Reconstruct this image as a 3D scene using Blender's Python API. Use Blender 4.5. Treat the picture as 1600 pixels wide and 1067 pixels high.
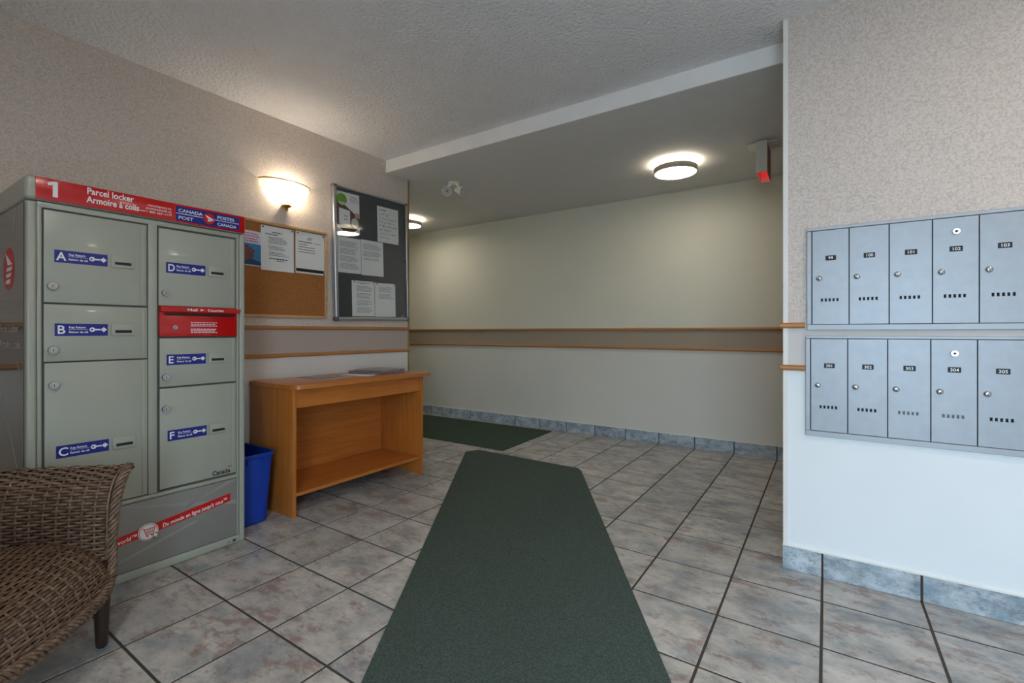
import bpy, bmesh, math, random
from mathutils import Vector, Matrix
random.seed(7)
for o in list(bpy.data.objects): bpy.data.objects.remove(o, do_unlink=True)
S = bpy.context.scene
COL = S.collection

# ------------------------------------------------------------------ camera
CAM_H = 1.10
F_PX, YAW = 732.97, math.radians(33.807)
cd = bpy.data.cameras.new('camera'); cam = bpy.data.objects.new('camera', cd); COL.objects.link(cam)
cd.sensor_width = 36.0; cd.lens = F_PX / 1600 * 36; cd.shift_y = -14.5 / 1600; cd.clip_start = 0.02
cam.location = (0, 0, CAM_H); cam.rotation_euler = (math.pi / 2, 0, YAW)
S.camera = cam
# ------------------------------------------------------------------ world, light, exposure
W = bpy.data.worlds.new('overcast'); S.world = W; W.use_nodes = True
bg = W.node_tree.nodes['Background']; bg.inputs[0].default_value = (0.66, 0.85, 1.0, 1); bg.inputs[1].default_value = 8.8
DOOR_X0, DOOR_X1, DOOR_H, FRONT_Y = -0.10, 1.30, 2.12, -1.05
pl = bpy.data.lights.new('entrance_portal', 'AREA'); pl.shape = 'RECTANGLE'; pl.size = DOOR_X1 - DOOR_X0; pl.size_y = DOOR_H
pl.cycles.is_portal = True
po = bpy.data.objects.new('entrance_portal', pl); COL.objects.link(po)
po.location = ((DOOR_X0 + DOOR_X1) / 2, FRONT_Y - 0.13, DOOR_H / 2); po.rotation_euler = (math.radians(90), 0, 0)
S.view_settings.view_transform = 'Standard'; S.view_settings.look = 'None'
S.view_settings.exposure = 0.55; S.view_settings.gamma = 1.0; S.view_settings.use_curve_mapping = False
S.cycles.use_denoising = True
S.cycles.max_bounces = 8; S.cycles.diffuse_bounces = 5; S.cycles.sample_clamp_indirect = 8.0
LAMP_E, HALL_E, SCONCE_E = 28.0, 15.0, 100.0

# ------------------------------------------------------------------ materials
def lin(c):
    return tuple(((v / 255) / 12.92 if v / 255 <= 0.04045 else ((v / 255 + 0.055) / 1.055) ** 2.4) for v in c) + (1,)
class NT:
    def __init__(s, name):
        s.m = bpy.data.materials.new(name); s.m.use_nodes = True; s.t = s.m.node_tree; s.n = s.t.nodes
        s.p = s.n['Principled BSDF']; s.out = s.n['Material Output']
    def new(s, typ, **kw):
        n = s.n.new(typ)
        for k, v in kw.items(): setattr(n, k, v)
        return n
    def link(s, a, b): s.t.links.new(a, b)
    def noise(s, vec, scale, detail=3, rough=.5):
        n = s.new('ShaderNodeTexNoise'); n.inputs['Scale'].default_value = scale; n.inputs['Detail'].default_value = detail
        n.inputs['Roughness'].default_value = rough
        if vec is not None: s.link(vec, n.inputs['Vector'])
        return n.outputs['Fac']
    def ramp(s, fac, stops):
        r = s.new('ShaderNodeValToRGB'); el = r.color_ramp.elements
        while len(el) < len(stops): el.new(0.5)
        for e, (p, c) in zip(el, stops): e.position = p; e.color = c
        s.link(fac, r.inputs['Fac']); return r.outputs['Color']
    def mix(s, fac, a, b, blend='MIX'):
        n = s.new('ShaderNodeMix', data_type='RGBA', blend_type=blend)
        for sock, v in ((n.inputs['Factor'], fac), (n.inputs['A'], a), (n.inputs['B'], b)):
            if hasattr(v, 'links'): s.link(v, sock)
            else: sock.default_value = v
        return n.outputs['Result']
    def math(s, op, a, b=0.0):
        n = s.new('ShaderNodeMath', operation=op)
        for i, v in enumerate((a, b)):
            if hasattr(v, 'links'): s.link(v, n.inputs[i])
            else: n.inputs[i].default_value = v
        return n.outputs[0]
    def bump(s, height, strength, dist):
        b = s.new('ShaderNodeBump'); b.inputs['Strength'].default_value = strength; b.inputs['Distance'].default_value = dist
        s.link(height, b.inputs['Height']); s.link(b.outputs[0], s.p.inputs['Normal'])
    def color(s, c):
        if hasattr(c, 'links'): s.link(c, s.p.inputs['Base Color'])
        else: s.p.inputs['Base Color'].default_value = c
    def pos(s): return s.new('ShaderNodeNewGeometry').outputs['Position']
    def obj(s): return s.new('ShaderNodeTexCoord').outputs['Object']
    def mapping(s, vec, scale=(1, 1, 1), rot=(0, 0, 0)):
        n = s.new('ShaderNodeMapping'); n.inputs['Scale'].default_value = scale; n.inputs['Rotation'].default_value = rot
        s.link(vec, n.inputs['Vector']); return n.outputs[0]
M = {}
def plain(name, rgb, rough=.5, metal=0., var=0.06, nscale=9., bump=0., bscale=200., bdist=.001, coat=0.):
    k = NT(name); p = k.p; p.inputs['Roughness'].default_value = rough; p.inputs['Metallic'].default_value = metal
    p.inputs['Coat Weight'].default_value = coat
    c = lin(rgb); v = k.pos()
    k.color(k.mix(k.noise(v, nscale, 4), tuple(x * (1 - var) for x in c[:3]) + (1,), tuple(min(1, x * (1 + var)) for x in c[:3]) + (1,)))
    if bump: k.bump(k.noise(v, bscale, 2), bump, bdist)
    M[name] = k.m; return k
def emit(name, rgb, strength):
    k = NT(name); k.p.inputs['Base Color'].default_value = lin(rgb)
    k.p.inputs['Emission Color'].default_value = lin(rgb); k.p.inputs['Emission Strength'].default_value = strength
    M[name] = k.m

RAIL_U, RAIL_L = 1.131, 0.940
def wall_mat(name, upper, band, lower, speck=0.0, orange_peel=.3):
    k = NT(name); v = k.pos(); k.p.inputs['Roughness'].default_value = .62
    sep = k.new('ShaderNodeSeparateXYZ'); k.link(v, sep.inputs[0]); z = sep.outputs[2]
    up = lin(upper)
    if speck:
        d = k.ramp(k.noise(v, 135, 2, .7), [(0.36, tuple(x * (1 - speck) for x in up[:3]) + (1,)), (0.5, up), (0.66, tuple(min(1, x * (1 + speck * .55)) for x in up[:3]) + (1,))])
        up = k.mix(k.noise(v, 420, 1), d, lin(tuple(min(255, c * .93) for c in upper)), 'MIX')
    c = k.mix(k.math('GREATER_THAN', z, RAIL_L), lin(lower), lin(band))
    c = k.mix(k.math('GREATER_THAN', z, RAIL_U), c, up)
    soft = k.noise(v, 1.7, 3); c = k.mix(k.math('MULTIPLY', soft, .10), c, (0, 0, 0, 1)); k.color(c)
    k.bump(k.noise(v, 95, 2), orange_peel, .0016); M[name] = k.m
wall_mat('wallpaper_left', (222, 207, 195), (186, 170, 160), (226, 222, 216), .36, .12)
wall_mat('wallpaper_right', (224, 210, 199), (214, 208, 203), (238, 241, 241), .36, .12)
wall_mat('paint_back', (222, 218, 200), (166, 150, 130), (222, 219, 208), 0, .35)
k = plain('ceiling_stipple', (234, 232, 232), .8, bump=1., bscale=58, bdist=.012)
plain('hall_paint_dim', (218, 216, 213), .7, bump=.15, bscale=140)  # same white as the drop face, its dimmer light put into the colour
plain('hall_paint_lit', (243, 240, 236), .7, bump=.1, bscale=140)  # hall ceiling white again, lightened in colour for the light on the drop face
plain('white_trim', (232, 228, 220), .5)
plain('corner_strip', (150, 128, 70), .5)
plain('grout', (72, 62, 52), .9, bump=.4)
def tile_mat(name, base, cool, warm, wamt, sc=1., damt=.42):
    k = NT(name); oi = k.new('ShaderNodeObjectInfo'); v = k.obj()
    off = k.new('ShaderNodeVectorMath', operation='MULTIPLY_ADD'); cmb = k.new('ShaderNodeCombineXYZ')
    r = oi.outputs['Random']; k.link(r, cmb.inputs[0]); k.link(k.math('MULTIPLY', r, 7.3), cmb.inputs[1]); k.link(k.math('MULTIPLY', r, 3.1), cmb.inputs[2])
    k.link(cmb.outputs[0], off.inputs[0]); off.inputs[1].default_value = (40, 40, 40); k.link(v, off.inputs[2]); v = off.outputs[0]
    mv = k.mapping(v, (4.8 * sc, 7.5 * sc, 7.5 * sc), (0, 0, .18))
    c = k.ramp(k.noise(mv, 1.15, 8, .66), [(.30, lin(tuple(x * .62 for x in base))), (.46, lin(base)), (.62, lin(tuple(min(255, x * 1.13) for x in base)))])
    c = k.mix(k.ramp(k.noise(k.mapping(v, (5.8 * sc, 8 * sc, 8 * sc)), .95, 7, .72), [(.46, (0, 0, 0, 1)), (.64, (.85,) * 3 + (1,))]), c, lin(cool))
    streak = k.ramp(k.noise(k.mapping(v, (6.4 * sc, 11 * sc, 11 * sc), (0, 0, .22)), 1.0, 9, .78), [(.53, (0, 0, 0, 1)), (.61, (wamt,) * 3 + (1,))])
    c = k.mix(streak, c, lin(warm))
    dark = k.ramp(k.noise(k.mapping(v, (6.4 * sc, 10 * sc, 10 * sc), (0, 0, .1)), 1.5, 8, .78), [(.54, (0, 0, 0, 1)), (.66, (damt,) * 3 + (1,))])
    c = k.mix(k.math('MULTIPLY', k.noise(v, 90, 4, .8), .13), c, lin((232, 232, 228)))
    c = k.mix(dark, c, lin((78, 74, 82)))
    k.color(k.mix(k.math('MULTIPLY', r, .12), c, (0, 0, 0, 1)))
    k.p.inputs['Roughness'].default_value = .36
    k.bump(k.noise(v, 60, 3), .08, .001); M[name] = k.m
tile_mat('floor_tile', (184, 179, 172), (136, 145, 150), (138, 100, 90), .76, 1., .52)
tile_mat('base_tile', (176, 186, 192), (120, 150, 166), (112, 108, 124), .6, 1.9, .7)
def wood_mat(name, a, b, rough, axis):
    k = NT(name); v = k.pos(); sc = [26, 26, 26]; sc[axis] = 1.6
    n = k.noise(k.mapping(v, tuple(sc)), 1.4, 6, .6)
    c = k.ramp(n, [(.3, lin(a)), (.7, lin(b))]); k.color(k.mix(k.math('MULTIPLY', k.noise(v, 3, 2), .25), c, lin(tuple(x * .8 for x in a))))
    k.p.inputs['Roughness'].default_value = rough; k.bump(n, .06, .001); M[name] = k.m
wood_mat('honey_wood', (180, 104, 38), (204, 130, 58), .34, 2)
wood_mat('honey_wood_long', (184, 104, 40), (208, 130, 60), .30, 1)
wood_mat('rail_wood_y', (172, 112, 58), (198, 140, 82), .4, 1)
wood_mat('rail_wood_x', (172, 112, 58), (198, 140, 82), .4, 0)
wood_mat('pine_frame', (196, 152, 104), (214, 174, 128), .5, 1)
wood_mat('dark_leg', (44, 30, 24), (60, 42, 34), .35, 2)
k = NT('cork'); v = k.pos()
k.color(k.ramp(k.noise(v, 260, 3, .7), [(.3, lin((122, 70, 28))), (.5, lin((164, 104, 50))), (.7, lin((186, 128, 72)))])); k.p.inputs['Roughness'].default_value = .9
k.bump(k.noise(v, 240, 2), .3, .001); M['cork'] = k.m
def carpet(name, a, b):
    k = NT(name); v = k.pos(); n = k.noise(v, 190, 3, .8)
    c = k.ramp(n, [(.32, lin(a)), (.68, lin(b))]); c = k.mix(k.math('MULTIPLY', k.noise(k.mapping(v, (9, 2, 1), (0, 0, .57)), 3, 4), .25), c, lin((52, 60, 44)))
    k.color(c); k.p.inputs['Roughness'].default_value = .95; k.bump(n, .7, .004); M[name] = k.m
carpet('runner_carpet', (30, 46, 42), (94, 110, 102)); carpet('hall_carpet', (36, 54, 42), (68, 90, 72))
plain('locker_paint', (166, 168, 154), .30, var=.03, coat=.15)
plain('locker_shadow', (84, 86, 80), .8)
plain('locker_graphic', (136, 133, 128), .32, var=.05)
plain('locker_graphic_pale', (150, 147, 142), .32)
plain('locker_side', (92, 84, 76), .14, var=.04)
plain('post_red', (194, 6, 10), .22, coat=.3)
plain('post_blue', (12, 30, 132), .3)
plain('white_print', (236, 236, 236), .5)
plain('black_print', (26, 26, 28), .6)
plain('grey_print', (120, 120, 122), .7)
plain('side_print', (214, 208, 200), .5)
plain('red_print', (196, 30, 30), .5)
plain('pink_print', (206, 110, 150), .6)
plain('chrome', (188, 188, 188), .26, 1.)
plain('keyway', (18, 18, 20), .5)
plain('brass', (190, 150, 70), .25, 1.)
plain('mailbox_metal', (158, 162, 166), .42, .30, var=.09, nscale=30)
plain('mailbox_frame', (166, 170, 174), .45, .25)
plain('mailbox_dark', (16, 18, 24), .7)
plain('aluminium', (186, 188, 190), .32, .9)
plain('cap_grey', (92, 94, 98), .5)
plain('felt_grey', (66, 69, 73), .95, bump=.4, bscale=500)
plain('paper', (226, 226, 224), .75, var=.02)
plain('paper_warm', (222, 216, 212), .75, var=.02)
plain('flyer_brown', (92, 64, 52), .5); plain('flyer_green', (112, 168, 44), .5); plain('flyer_pale', (196, 206, 186), .6)
plain('flyer_logo', (200, 140, 126), .6)
plain('poster_sky', (206, 214, 228), .5); plain('poster_sea', (48, 128, 186), .45, var=.35, nscale=40)
plain('poster_deep', (18, 62, 110), .45, var=.3, nscale=60); plain('poster_rock', (112, 70, 74), .5, var=.9, nscale=110)
plain('bin_blue', (8, 58, 164), .38)
plain('newsprint', (176, 168, 166), .8, var=.4, nscale=45)
plain('newsprint_dark', (112, 108, 118), .8, var=.55, nscale=50)
plain('magazine', (104, 74, 62), .35, var=.6, nscale=26)
plain('plastic_cream', (236, 233, 222), .4)
plain('sign_housing', (214, 210, 198), .5)
plain('nickel', (176, 168, 158), .42, .85)
plain('lamp_base', (240, 236, 226), .5)
plain('concrete', (168, 168, 166), .9)
plain('door_frame', (96, 84, 72), .4, .6)
emit('diffuser', (255, 246, 228), HALL_E); emit('lobby_diffuser', (255, 244, 230), LAMP_E)
emit('bulb', (255, 240, 216), SCONCE_E)
emit('exit_red', (255, 20, 24), 2.6)
plain('exit_panel', (150, 24, 24), .4)
k = NT('wicker'); v = k.pos()
k.color(k.ramp(k.noise(v, 55, 4, .7), [(.32, lin((70, 50, 38))), (.5, lin((112, 88, 70))), (.68, lin((138, 114, 92)))]))
k.p.inputs['Roughness'].default_value = .5; M['wicker'] = k.m
plain('wicker_dark', (40, 28, 22), .8)
# thin glass: clear body plus a fresnel mirror
def thin_glass(name, tint=(1, 1, 1, 1), rough=0.0, ior=1.5, extra=None):
    k = NT(name); k.n.remove(k.p)
    tr = k.new('ShaderNodeBsdfTransparent'); tr.inputs[0].default_value = tint
    gl = k.new('ShaderNodeBsdfGlossy'); gl.inputs['Roughness'].default_value = rough
    fr = k.new('ShaderNodeFresnel'); gm = k.new('ShaderNodeNewGeometry')
    io = k.math('ADD', k.math('MULTIPLY', gm.outputs['Backfacing'], 1 / ior - ior), ior); k.link(io, fr.inputs['IOR'])   # same mirror strength on both faces
    body = tr.outputs[0]
    if extra:
        tl = k.new('ShaderNodeBsdfTranslucent'); tl.inputs[0].default_value = lin(extra[0])
        df = k.new('ShaderNodeBsdfDiffuse'); df.inputs[0].default_value = lin(extra[0])
        m0 = k.new('ShaderNodeMixShader'); m0.inputs[0].default_value = .4; k.link(tl.outputs[0], m0.inputs[1]); k.link(df.outputs[0], m0.inputs[2])
        m1 = k.new('ShaderNodeMixShader'); m1.inputs[0].default_value = extra[1]; k.link(body, m1.inputs[1]); k.link(m0.outputs[0], m1.inputs[2]); body = m1.outputs[0]
    mx = k.new('ShaderNodeMixShader'); k.link(fr.outputs[0], mx.inputs[0]); k.link(body, mx.inputs[1]); k.link(gl.outputs[0], mx.inputs[2])
    k.link(mx.outputs[0], k.out.inputs['Surface']); M[name] = k.m
thin_glass('case_glass'); thin_glass('door_glass', (.95, .97, 1, 1)); thin_glass('shade_glass', (1, .97, .9, 1), .1, 1.5, ((255, 250, 238), .22))
thin_glass('lens_glass', (.7, .75, .8, 1), .05, 1.9)

# ------------------------------------------------------------------ mesh helpers
class MB:
    def __init__(s): s.v = []; s.f = []; s.mi = []
    def raw(s, verts, faces, mi=0):
        b = len(s.v); s.v += [tuple(p) for p in verts]; s.f += [tuple(b + i for i in f) for f in faces]; s.mi += [mi] * len(faces); return s
    def box(s, x0, x1, y0, y1, z0, z1, bev=0., seg=2, mi=0):
        if bev <= 0:
            return s.raw([(x0, y0, z0), (x1, y0, z0), (x1, y1, z0), (x0, y1, z0), (x0, y0, z1), (x1, y0, z1), (x1, y1, z1), (x0, y1, z1)],
                         [(0, 3, 2, 1), (4, 5, 6, 7), (0, 1, 5, 4), (1, 2, 6, 5), (2, 3, 7, 6), (3, 0, 4, 7)], mi)
        bm = bmesh.new(); bmesh.ops.create_cube(bm, size=1)
        for v in bm.verts: v.co = Vector(((x0 + x1) / 2 + v.co.x * (x1 - x0), (y0 + y1) / 2 + v.co.y * (y1 - y0), (z0 + z1) / 2 + v.co.z * (z1 - z0)))
        bmesh.ops.bevel(bm, geom=list(bm.edges), offset=bev, segments=seg, profile=.5, affect='EDGES')
        return s.bm(bm, mi)
    def bm(s, bm, mi=0):
        bm.verts.index_update(); s.raw([v.co for v in bm.verts], [[v.index for v in f.verts] for f in bm.faces], mi); bm.free(); return s
    def prism(s, poly, y0, y1, mi=0):                  # polygon in x,z seen from the front (-y), extruded y0..y1
        n = len(poly); return s.raw([(x, y0, z) for x, z in poly] + [(x, y1, z) for x, z in poly],
            [tuple(range(n)), tuple(range(2 * n - 1, n - 1, -1))] + [(i, i + n, (i + 1) % n + n, (i + 1) % n) for i in range(n)], mi)
    def slab(s, poly, z0, z1, mi=0, bev=0.):           # polygon in x,y extruded z0..z1
        n = len(poly); bm = bmesh.new(); vs = [bm.verts.new((x, y, z0)) for x, y in poly]; vt = [bm.verts.new((x, y, z1)) for x, y in poly]
        bm.faces.new(vs[::-1]); top = bm.faces.new(vt)
        for i in range(n): bm.faces.new((vs[i], vs[(i + 1) % n], vt[(i + 1) % n], vt[i]))
        if bev: bmesh.ops.bevel(bm, geom=list(top.edges), offset=bev, segments=3, profile=.5, affect='EDGES')
        return s.bm(bm, mi)
    def lathe(s, prof, c=(0, 0, 0), axis='z', n=32, mi=0, a0=0., a1=2 * math.pi):   # prof: (radius, height) pairs
        full = abs(a1 - a0 - 2 * math.pi) < 1e-6; m = n if full else n + 1; vs = []
        for r, h in prof:
            for i in range(m):
                a = a0 + (a1 - a0) * i / n; p = (r * math.cos(a), r * math.sin(a), h)
                if axis == 'y': p = (p[0], -p[2], p[1])
                vs.append((p[0] + c[0], p[1] + c[1], p[2] + c[2]))
        fs = []
        for j in range(len(prof) - 1):
            for i in range(n):
                i2 = (i + 1) % m; fs.append((j * m + i, j * m + i2, (j + 1) * m + i2, (j + 1) * m + i))
        return s.raw(vs, fs, mi)
    def tube(s, path, r, n=8, mi=0, caps=True, flat=None):
        path = [Vector(p) for p in path]; rings = []; up = None
        for i, p in enumerate(path):
            t = (path[min(i + 1, len(path) - 1)] - path[max(i - 1, 0)]).normalized()
            if up is None: up = Vector((0, 0, 1)) if abs(t.z) < .9 else Vector((1, 0, 0))
            a = (up - t * up.dot(t)).normalized(); b = t.cross(a); up = a
            rr = r[i] if isinstance(r, (list, tuple)) else r
            rings.append([p + (a * math.cos(2 * math.pi * q / n) + b * math.sin(2 * math.pi * q / n)) * rr for q in range(n)])
        vs = [v for g in rings for v in g]; fs = []
        for j in range(len(rings) - 1):
            for q in range(n): fs.append((j * n + q, j * n + (q + 1) % n, (j + 1) * n + (q + 1) % n, (j + 1) * n + q))
        if caps: fs += [tuple(range(n))[::-1], tuple(range((len(rings) - 1) * n, len(rings) * n))]
        return s.raw(vs, fs, mi)
    def build(s, name, mats, parent=None, smooth=None, loc=None):
        me = bpy.data.meshes.new(name); me.from_pydata(s.v, [], s.f)
        for m in ([mats] if isinstance(mats, str) else mats): me.materials.append(M[m])
        me.polygons.foreach_set('material_index', s.mi)
        bm = bmesh.new(); bm.from_mesh(me); bmesh.ops.recalc_face_normals(bm, faces=bm.faces); bm.to_mesh(me); bm.free()
        if smooth is not None:
            me.shade_smooth()
            if smooth < 179: me.set_sharp_from_angle(angle=math.radians(smooth))
        o = bpy.data.objects.new(name, me); COL.objects.link(o)
        if parent: o.parent = parent
        if loc: o.location = loc
        return o
def tag(o, label, cat, group=None, kind=None):
    if label: o['label'] = label
    if cat: o['category'] = cat
    if group: o['group'] = group
    if kind: o['kind'] = kind
    return o
def thing(name, label, cat, loc, rz=0., group=None):
    o = bpy.data.objects.new(name, None); COL.objects.link(o); o.location = loc; o.rotation_euler = (0, 0, rz); o.empty_display_size = .1
    return tag(o, label, cat, group)
def struct(o, label, cat): return tag(o, label, cat, None, 'structure')
def text(name, body, size, mat, parent, x, y, z, align='LEFT', bold=0., width=None, rot=0., shear=0., thick=.0006, spacing=1., vfit=None):
    """flat lettering on a face that looks to -y; (x, z) baseline start, y the face"""
    cu = bpy.data.curves.new(name, 'FONT'); cu.body = body; cu.size = size; cu.align_x = align; cu.offset = bold; cu.shear = shear; cu.space_character = spacing
    cu.resolution_u = 3
    to = bpy.data.objects.new(name, cu); COL.objects.link(to)
    dg = bpy.context.evaluated_depsgraph_get(); me = bpy.data.meshes.new_from_object(to.evaluated_get(dg))
    bpy.data.objects.remove(to, do_unlink=True); bpy.data.curves.remove(cu)
    sx = 1.; xs = [v.co.x for v in me.vertices]; ys = [v.co.y for v in me.vertices]
    if width and xs: sx = width / (max(xs) - min(xs))
    sy = vfit / (max(ys) - min(ys)) if vfit else 1.
    c, s_ = math.cos(rot), math.sin(rot)
    for v in me.vertices:
        px, py = v.co.x * sx, v.co.y * sy; v.co = Vector((x + px * c - py * s_, y - thick, z + px * s_ + py * c))
    me.name = name; me.materials.clear(); me.materials.append(M[mat])
    o = bpy.data.objects.new(name, me); COL.objects.link(o); o.parent = parent; return o
def circle(cx, cz, rx, rz=None, n=28, a0=0., a1=2 * math.pi):
    rz = rz or rx; full = abs(a1 - a0 - 2 * math.pi) < 1e-6
    return [(cx + rx * math.cos(a0 + (a1 - a0) * i / (n if full else n - 1)), cz + rz * math.sin(a0 + (a1 - a0) * i / (n if full else n - 1))) for i in range(n)]

# ------------------------------------------------------------------ room shell
XL, YC, YB, YM, XM, XS, XH = -3.108, 2.978, 4.65, 2.530, -0.163, 1.75, -6.3
ZC, ZH, YS = 2.557, 2.455, 2.715
TP, TX0, TY0, JOINT = 0.33881, -0.0144, 0.9457, 0.0095
G = -0.0018
fl = struct(MB().box(XH - .1, XS + .1, FRONT_Y - .1, YB + .1, -.12, G).build('floor', 'grout'), 'floor of marbled grey square tiles with dark grout joints', 'floor')
RECTS = [(XL, XM, FRONT_Y, YB), (XM, XS, FRONT_Y, YM), (XH, XL, YC, YB), (XM, XS, YM + .15, YB)]
def inside(x, y): return any(a - 1e-6 <= x <= b + 1e-6 and c - 1e-6 <= y <= d + 1e-6 for a, b, c, d in RECTS)
def pix(x, y):
    d = y * math.cos(YAW) - x * math.sin(YAW); r = y * math.sin(YAW) + x * math.cos(YAW)
    return None if d < .05 else (800 + F_PX * r / d, 519 + F_PX * CAM_H / d)
def bevel_tile(hx, hy):
    b, t = .0012, .009; v = []
    for z, i in ((-t, 0), (-b, 0), (0, b)): v += [(-hx + i, -hy + i, z), (hx - i, -hy + i, z), (hx - i, hy - i, z), (-hx + i, hy - i, z)]
    f = [(8, 9, 10, 11)]
    for r in (0, 4): f += [(r + q, r + (q + 1) % 4, r + 4 + (q + 1) % 4, r + 4 + q) for q in range(4)]
    return v, f
hs = (TP - JOINT) / 2
full_mesh = None; far = MB(); n_tiles = 0
for i in range(int((XH - TX0) / TP) - 2, int((XS - TX0) / TP) + 2):
    for j in range(int((FRONT_Y - TY0) / TP) - 2, int((YB - TY0) / TP) + 2):
        cx, cy = TX0 + (i + .5) * TP, TY0 + (j + .5) * TP
        cs = [(cx + a * hs, cy + b * hs) for a in (-1, 1) for b in (-1, 1)]
        whole = all(inside(*c) for c in cs); pieces = []
        if not whole:
            for a, b, c, d in RECTS:
                x0, x1, y0, y1 = max(cx - hs, a), min(cx + hs, b), max(cy - hs, c), min(cy + hs, d)
                if x1 - x0 > .004 and y1 - y0 > .004: pieces.append((x0 - cx, x1 - cx, y0 - cy, y1 - cy))
            if not pieces: continue
        ps = [pix(*c) for c in cs]; vis = any(p and -20 < p[0] < 1620 and p[1] < 1090 for p in ps) and cx > -4.9
        if not vis:
            if whole: far.box(cx - hs, cx + hs, cy - hs, cy + hs, -.009, 0)
            else:
                for a, b, c, d in pieces: far.box(cx + a, cx + b, cy + c, cy + d, -.009, 0)
            continue
        if whole and full_mesh:
            o = bpy.data.objects.new('tile', full_mesh); COL.objects.link(o); o.parent = fl; o.location = (cx, cy, 0)
        elif whole:
            o = MB().raw(*bevel_tile(hs, hs)).build('tile', 'floor_tile', fl, loc=(cx, cy, 0)); full_mesh = o.data
        else:
            m = MB()
            for a, b, c, d in pieces: m.box(a, b, c, d, -.009, 0)
            m.build('tile', 'floor_tile', fl, loc=(cx, cy, 0))
        n_tiles += 1
tag(far.build('tile_field', 'floor_tile', fl), None, None, None, 'stuff')

struct(MB().box(XL - .14, XL, FRONT_Y - .1, YC, -.1, ZC + .1).build('wall_left', 'wallpaper_left'), 'long left wall with speckled beige wallpaper above two wooden rails', 'wall')
struct(MB().box(XH - .1, XS + .1, YB, YB + .12, -.1, ZC).build('wall_back', 'paint_back'), 'cream painted back wall of the hallway with two thin wooden rails', 'wall')
struct(MB().box(XM, XS, YM, YM + .15, -.1, ZC + .1).build('wall_right', 'wallpaper_right'), 'right wall with speckled wallpaper that carries the mailboxes', 'wall')
struct(MB().box(XS, XS + .12, FRONT_Y - .1, YB + .1, -.1, ZC + .1).build('wall_side', 'wallpaper_right'), 'side wall closing the lobby on the right, out of frame', 'wall')
struct(MB().box(XH - .12, XH, YC - .1, YB + .1, -.1, ZC).build('wall_hall_end', 'paint_back'), 'end wall of the hallway, out of frame', 'wall')
struct(MB().box(XH - .1, XL - .14, YC - .12, YC, -.1, ZC).build('wall_hall', 'paint_back'), 'near wall of the hallway behind the left wall corner', 'wall')
m = MB(); a, b, c = FRONT_Y - .12, FRONT_Y, ZC + .1
m.box(XL - .1, DOOR_X0, a, b, -.1, c).box(DOOR_X1, XS + .1, a, b, -.1, c).box(DOOR_X0, DOOR_X1, a, b, DOOR_H, c)
struct(m.build('wall_front', 'wallpaper_right'), 'entrance wall behind the camera with the glass door opening', 'wall')
dm = MB(); fw = .05
for x in (DOOR_X0, DOOR_X0 + .92, DOOR_X1 - fw): dm.box(x, x + fw, a + .03, b - .03, 0, DOOR_H)
dm.box(DOOR_X0, DOOR_X1, a + .03, b - .03, DOOR_H - fw, DOOR_H).box(DOOR_X0, DOOR_X1, a + .03, b - .03, 0, .08)
dr = struct(dm.build('door_1', 'door_frame'), 'glazed entrance door with sidelight behind the camera', 'door')
for x0, x1 in ((DOOR_X0 + fw, DOOR_X0 + .92), (DOOR_X0 + .92 + fw, DOOR_X1 - fw)):
    MB().box(x0, x1, a + .058, a + .064, .08, DOOR_H - fw).build('pane', 'door_glass', dr)
struct(MB().box(-12, 12, -14, FRONT_Y - .14, -.16, -.04).build('ground', 'concrete'), 'concrete path outside the entrance door', 'ground')
struct(MB().box(XL - .1, XS + .1, FRONT_Y - .1, YS, ZC, ZC + .1).build('ceiling', 'ceiling_stipple'), 'stippled grey white lobby ceiling', 'ceiling')
struct(MB().box(XH - .1, XS + .1, YS + .012, YB + .1, ZH, ZC + .1).build('ceiling_hall', 'hall_paint_dim'), 'lower smooth ceiling over the hallway', 'ceiling')
struct(MB().box(XL, XM + .01, YS, YS + .012, ZH, ZC).build('trim_1', 'hall_paint_lit'), 'white painted drop face where the ceiling steps down', 'trim')
# wooden chair rails with a rounded front
def rail(name, axis, p0, p1, at, z, sgn, label, mat, hh=.0125, dep=.020):
    prof = [(0, -hh), (dep * .55, -hh), (dep * .88, -hh * .72), (dep, -hh * .25), (dep, hh * .25), (dep * .88, hh * .72), (dep * .55, hh), (0, hh)]
    n = len(prof); vs = []
    for t in (p0, p1):
        for q, w in prof: vs.append((at + sgn * q, t, z + w) if axis == 'y' else (t, at + sgn * q, z + w))
    return struct(MB().raw(vs, [tuple(range(n)), tuple(range(2 * n - 1, n - 1, -1))] + [(i, i + n, (i + 1) % n + n, (i + 1) % n) for i in range(n)]).build(name, mat, smooth=40), label, 'rail')
rail('trim_2', 'y', FRONT_Y, YC - .004, XL, RAIL_U, 1, 'upper wooden rail on the left wall under the notice boards', 'rail_wood_y')
rail('trim_3', 'y', FRONT_Y, YC - .004, XL, RAIL_L, 1, 'lower wooden rail on the left wall above the table', 'rail_wood_y')
rail('trim_4', 'x', XH, XS, YB, RAIL_U, -1, 'upper thin wooden rail along the hallway back wall', 'rail_wood_x')
rail('trim_5', 'x', XH, XS, YB, RAIL_L, -1, 'lower thin wooden rail along the hallway back wall', 'rail_wood_x')
rail('trim_6', 'x', XM - .016, -.080, YM, RAIL_U, -1, 'short wooden rail stub beside the upper mailboxes', 'rail_wood_x')
rail('trim_7', 'x', XM - .016, -.080, YM, RAIL_L - .004, -1, 'short wooden rail stub beside the lower mailboxes', 'rail_wood_x')
struct(MB().box(XM - .004, XM + .016, YM - .0035, YM + .02, .112, ZC).build('trim_8', 'white_trim'), 'narrow white corner bead on the mailbox wall edge', 'trim')
struct(MB().box(XL - .004, XL + .0025, YC - .012, YC + .004, 0, ZH).build('trim_9', 'corner_strip'), 'narrow brass coloured strip on the left wall corner', 'trim')
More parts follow.
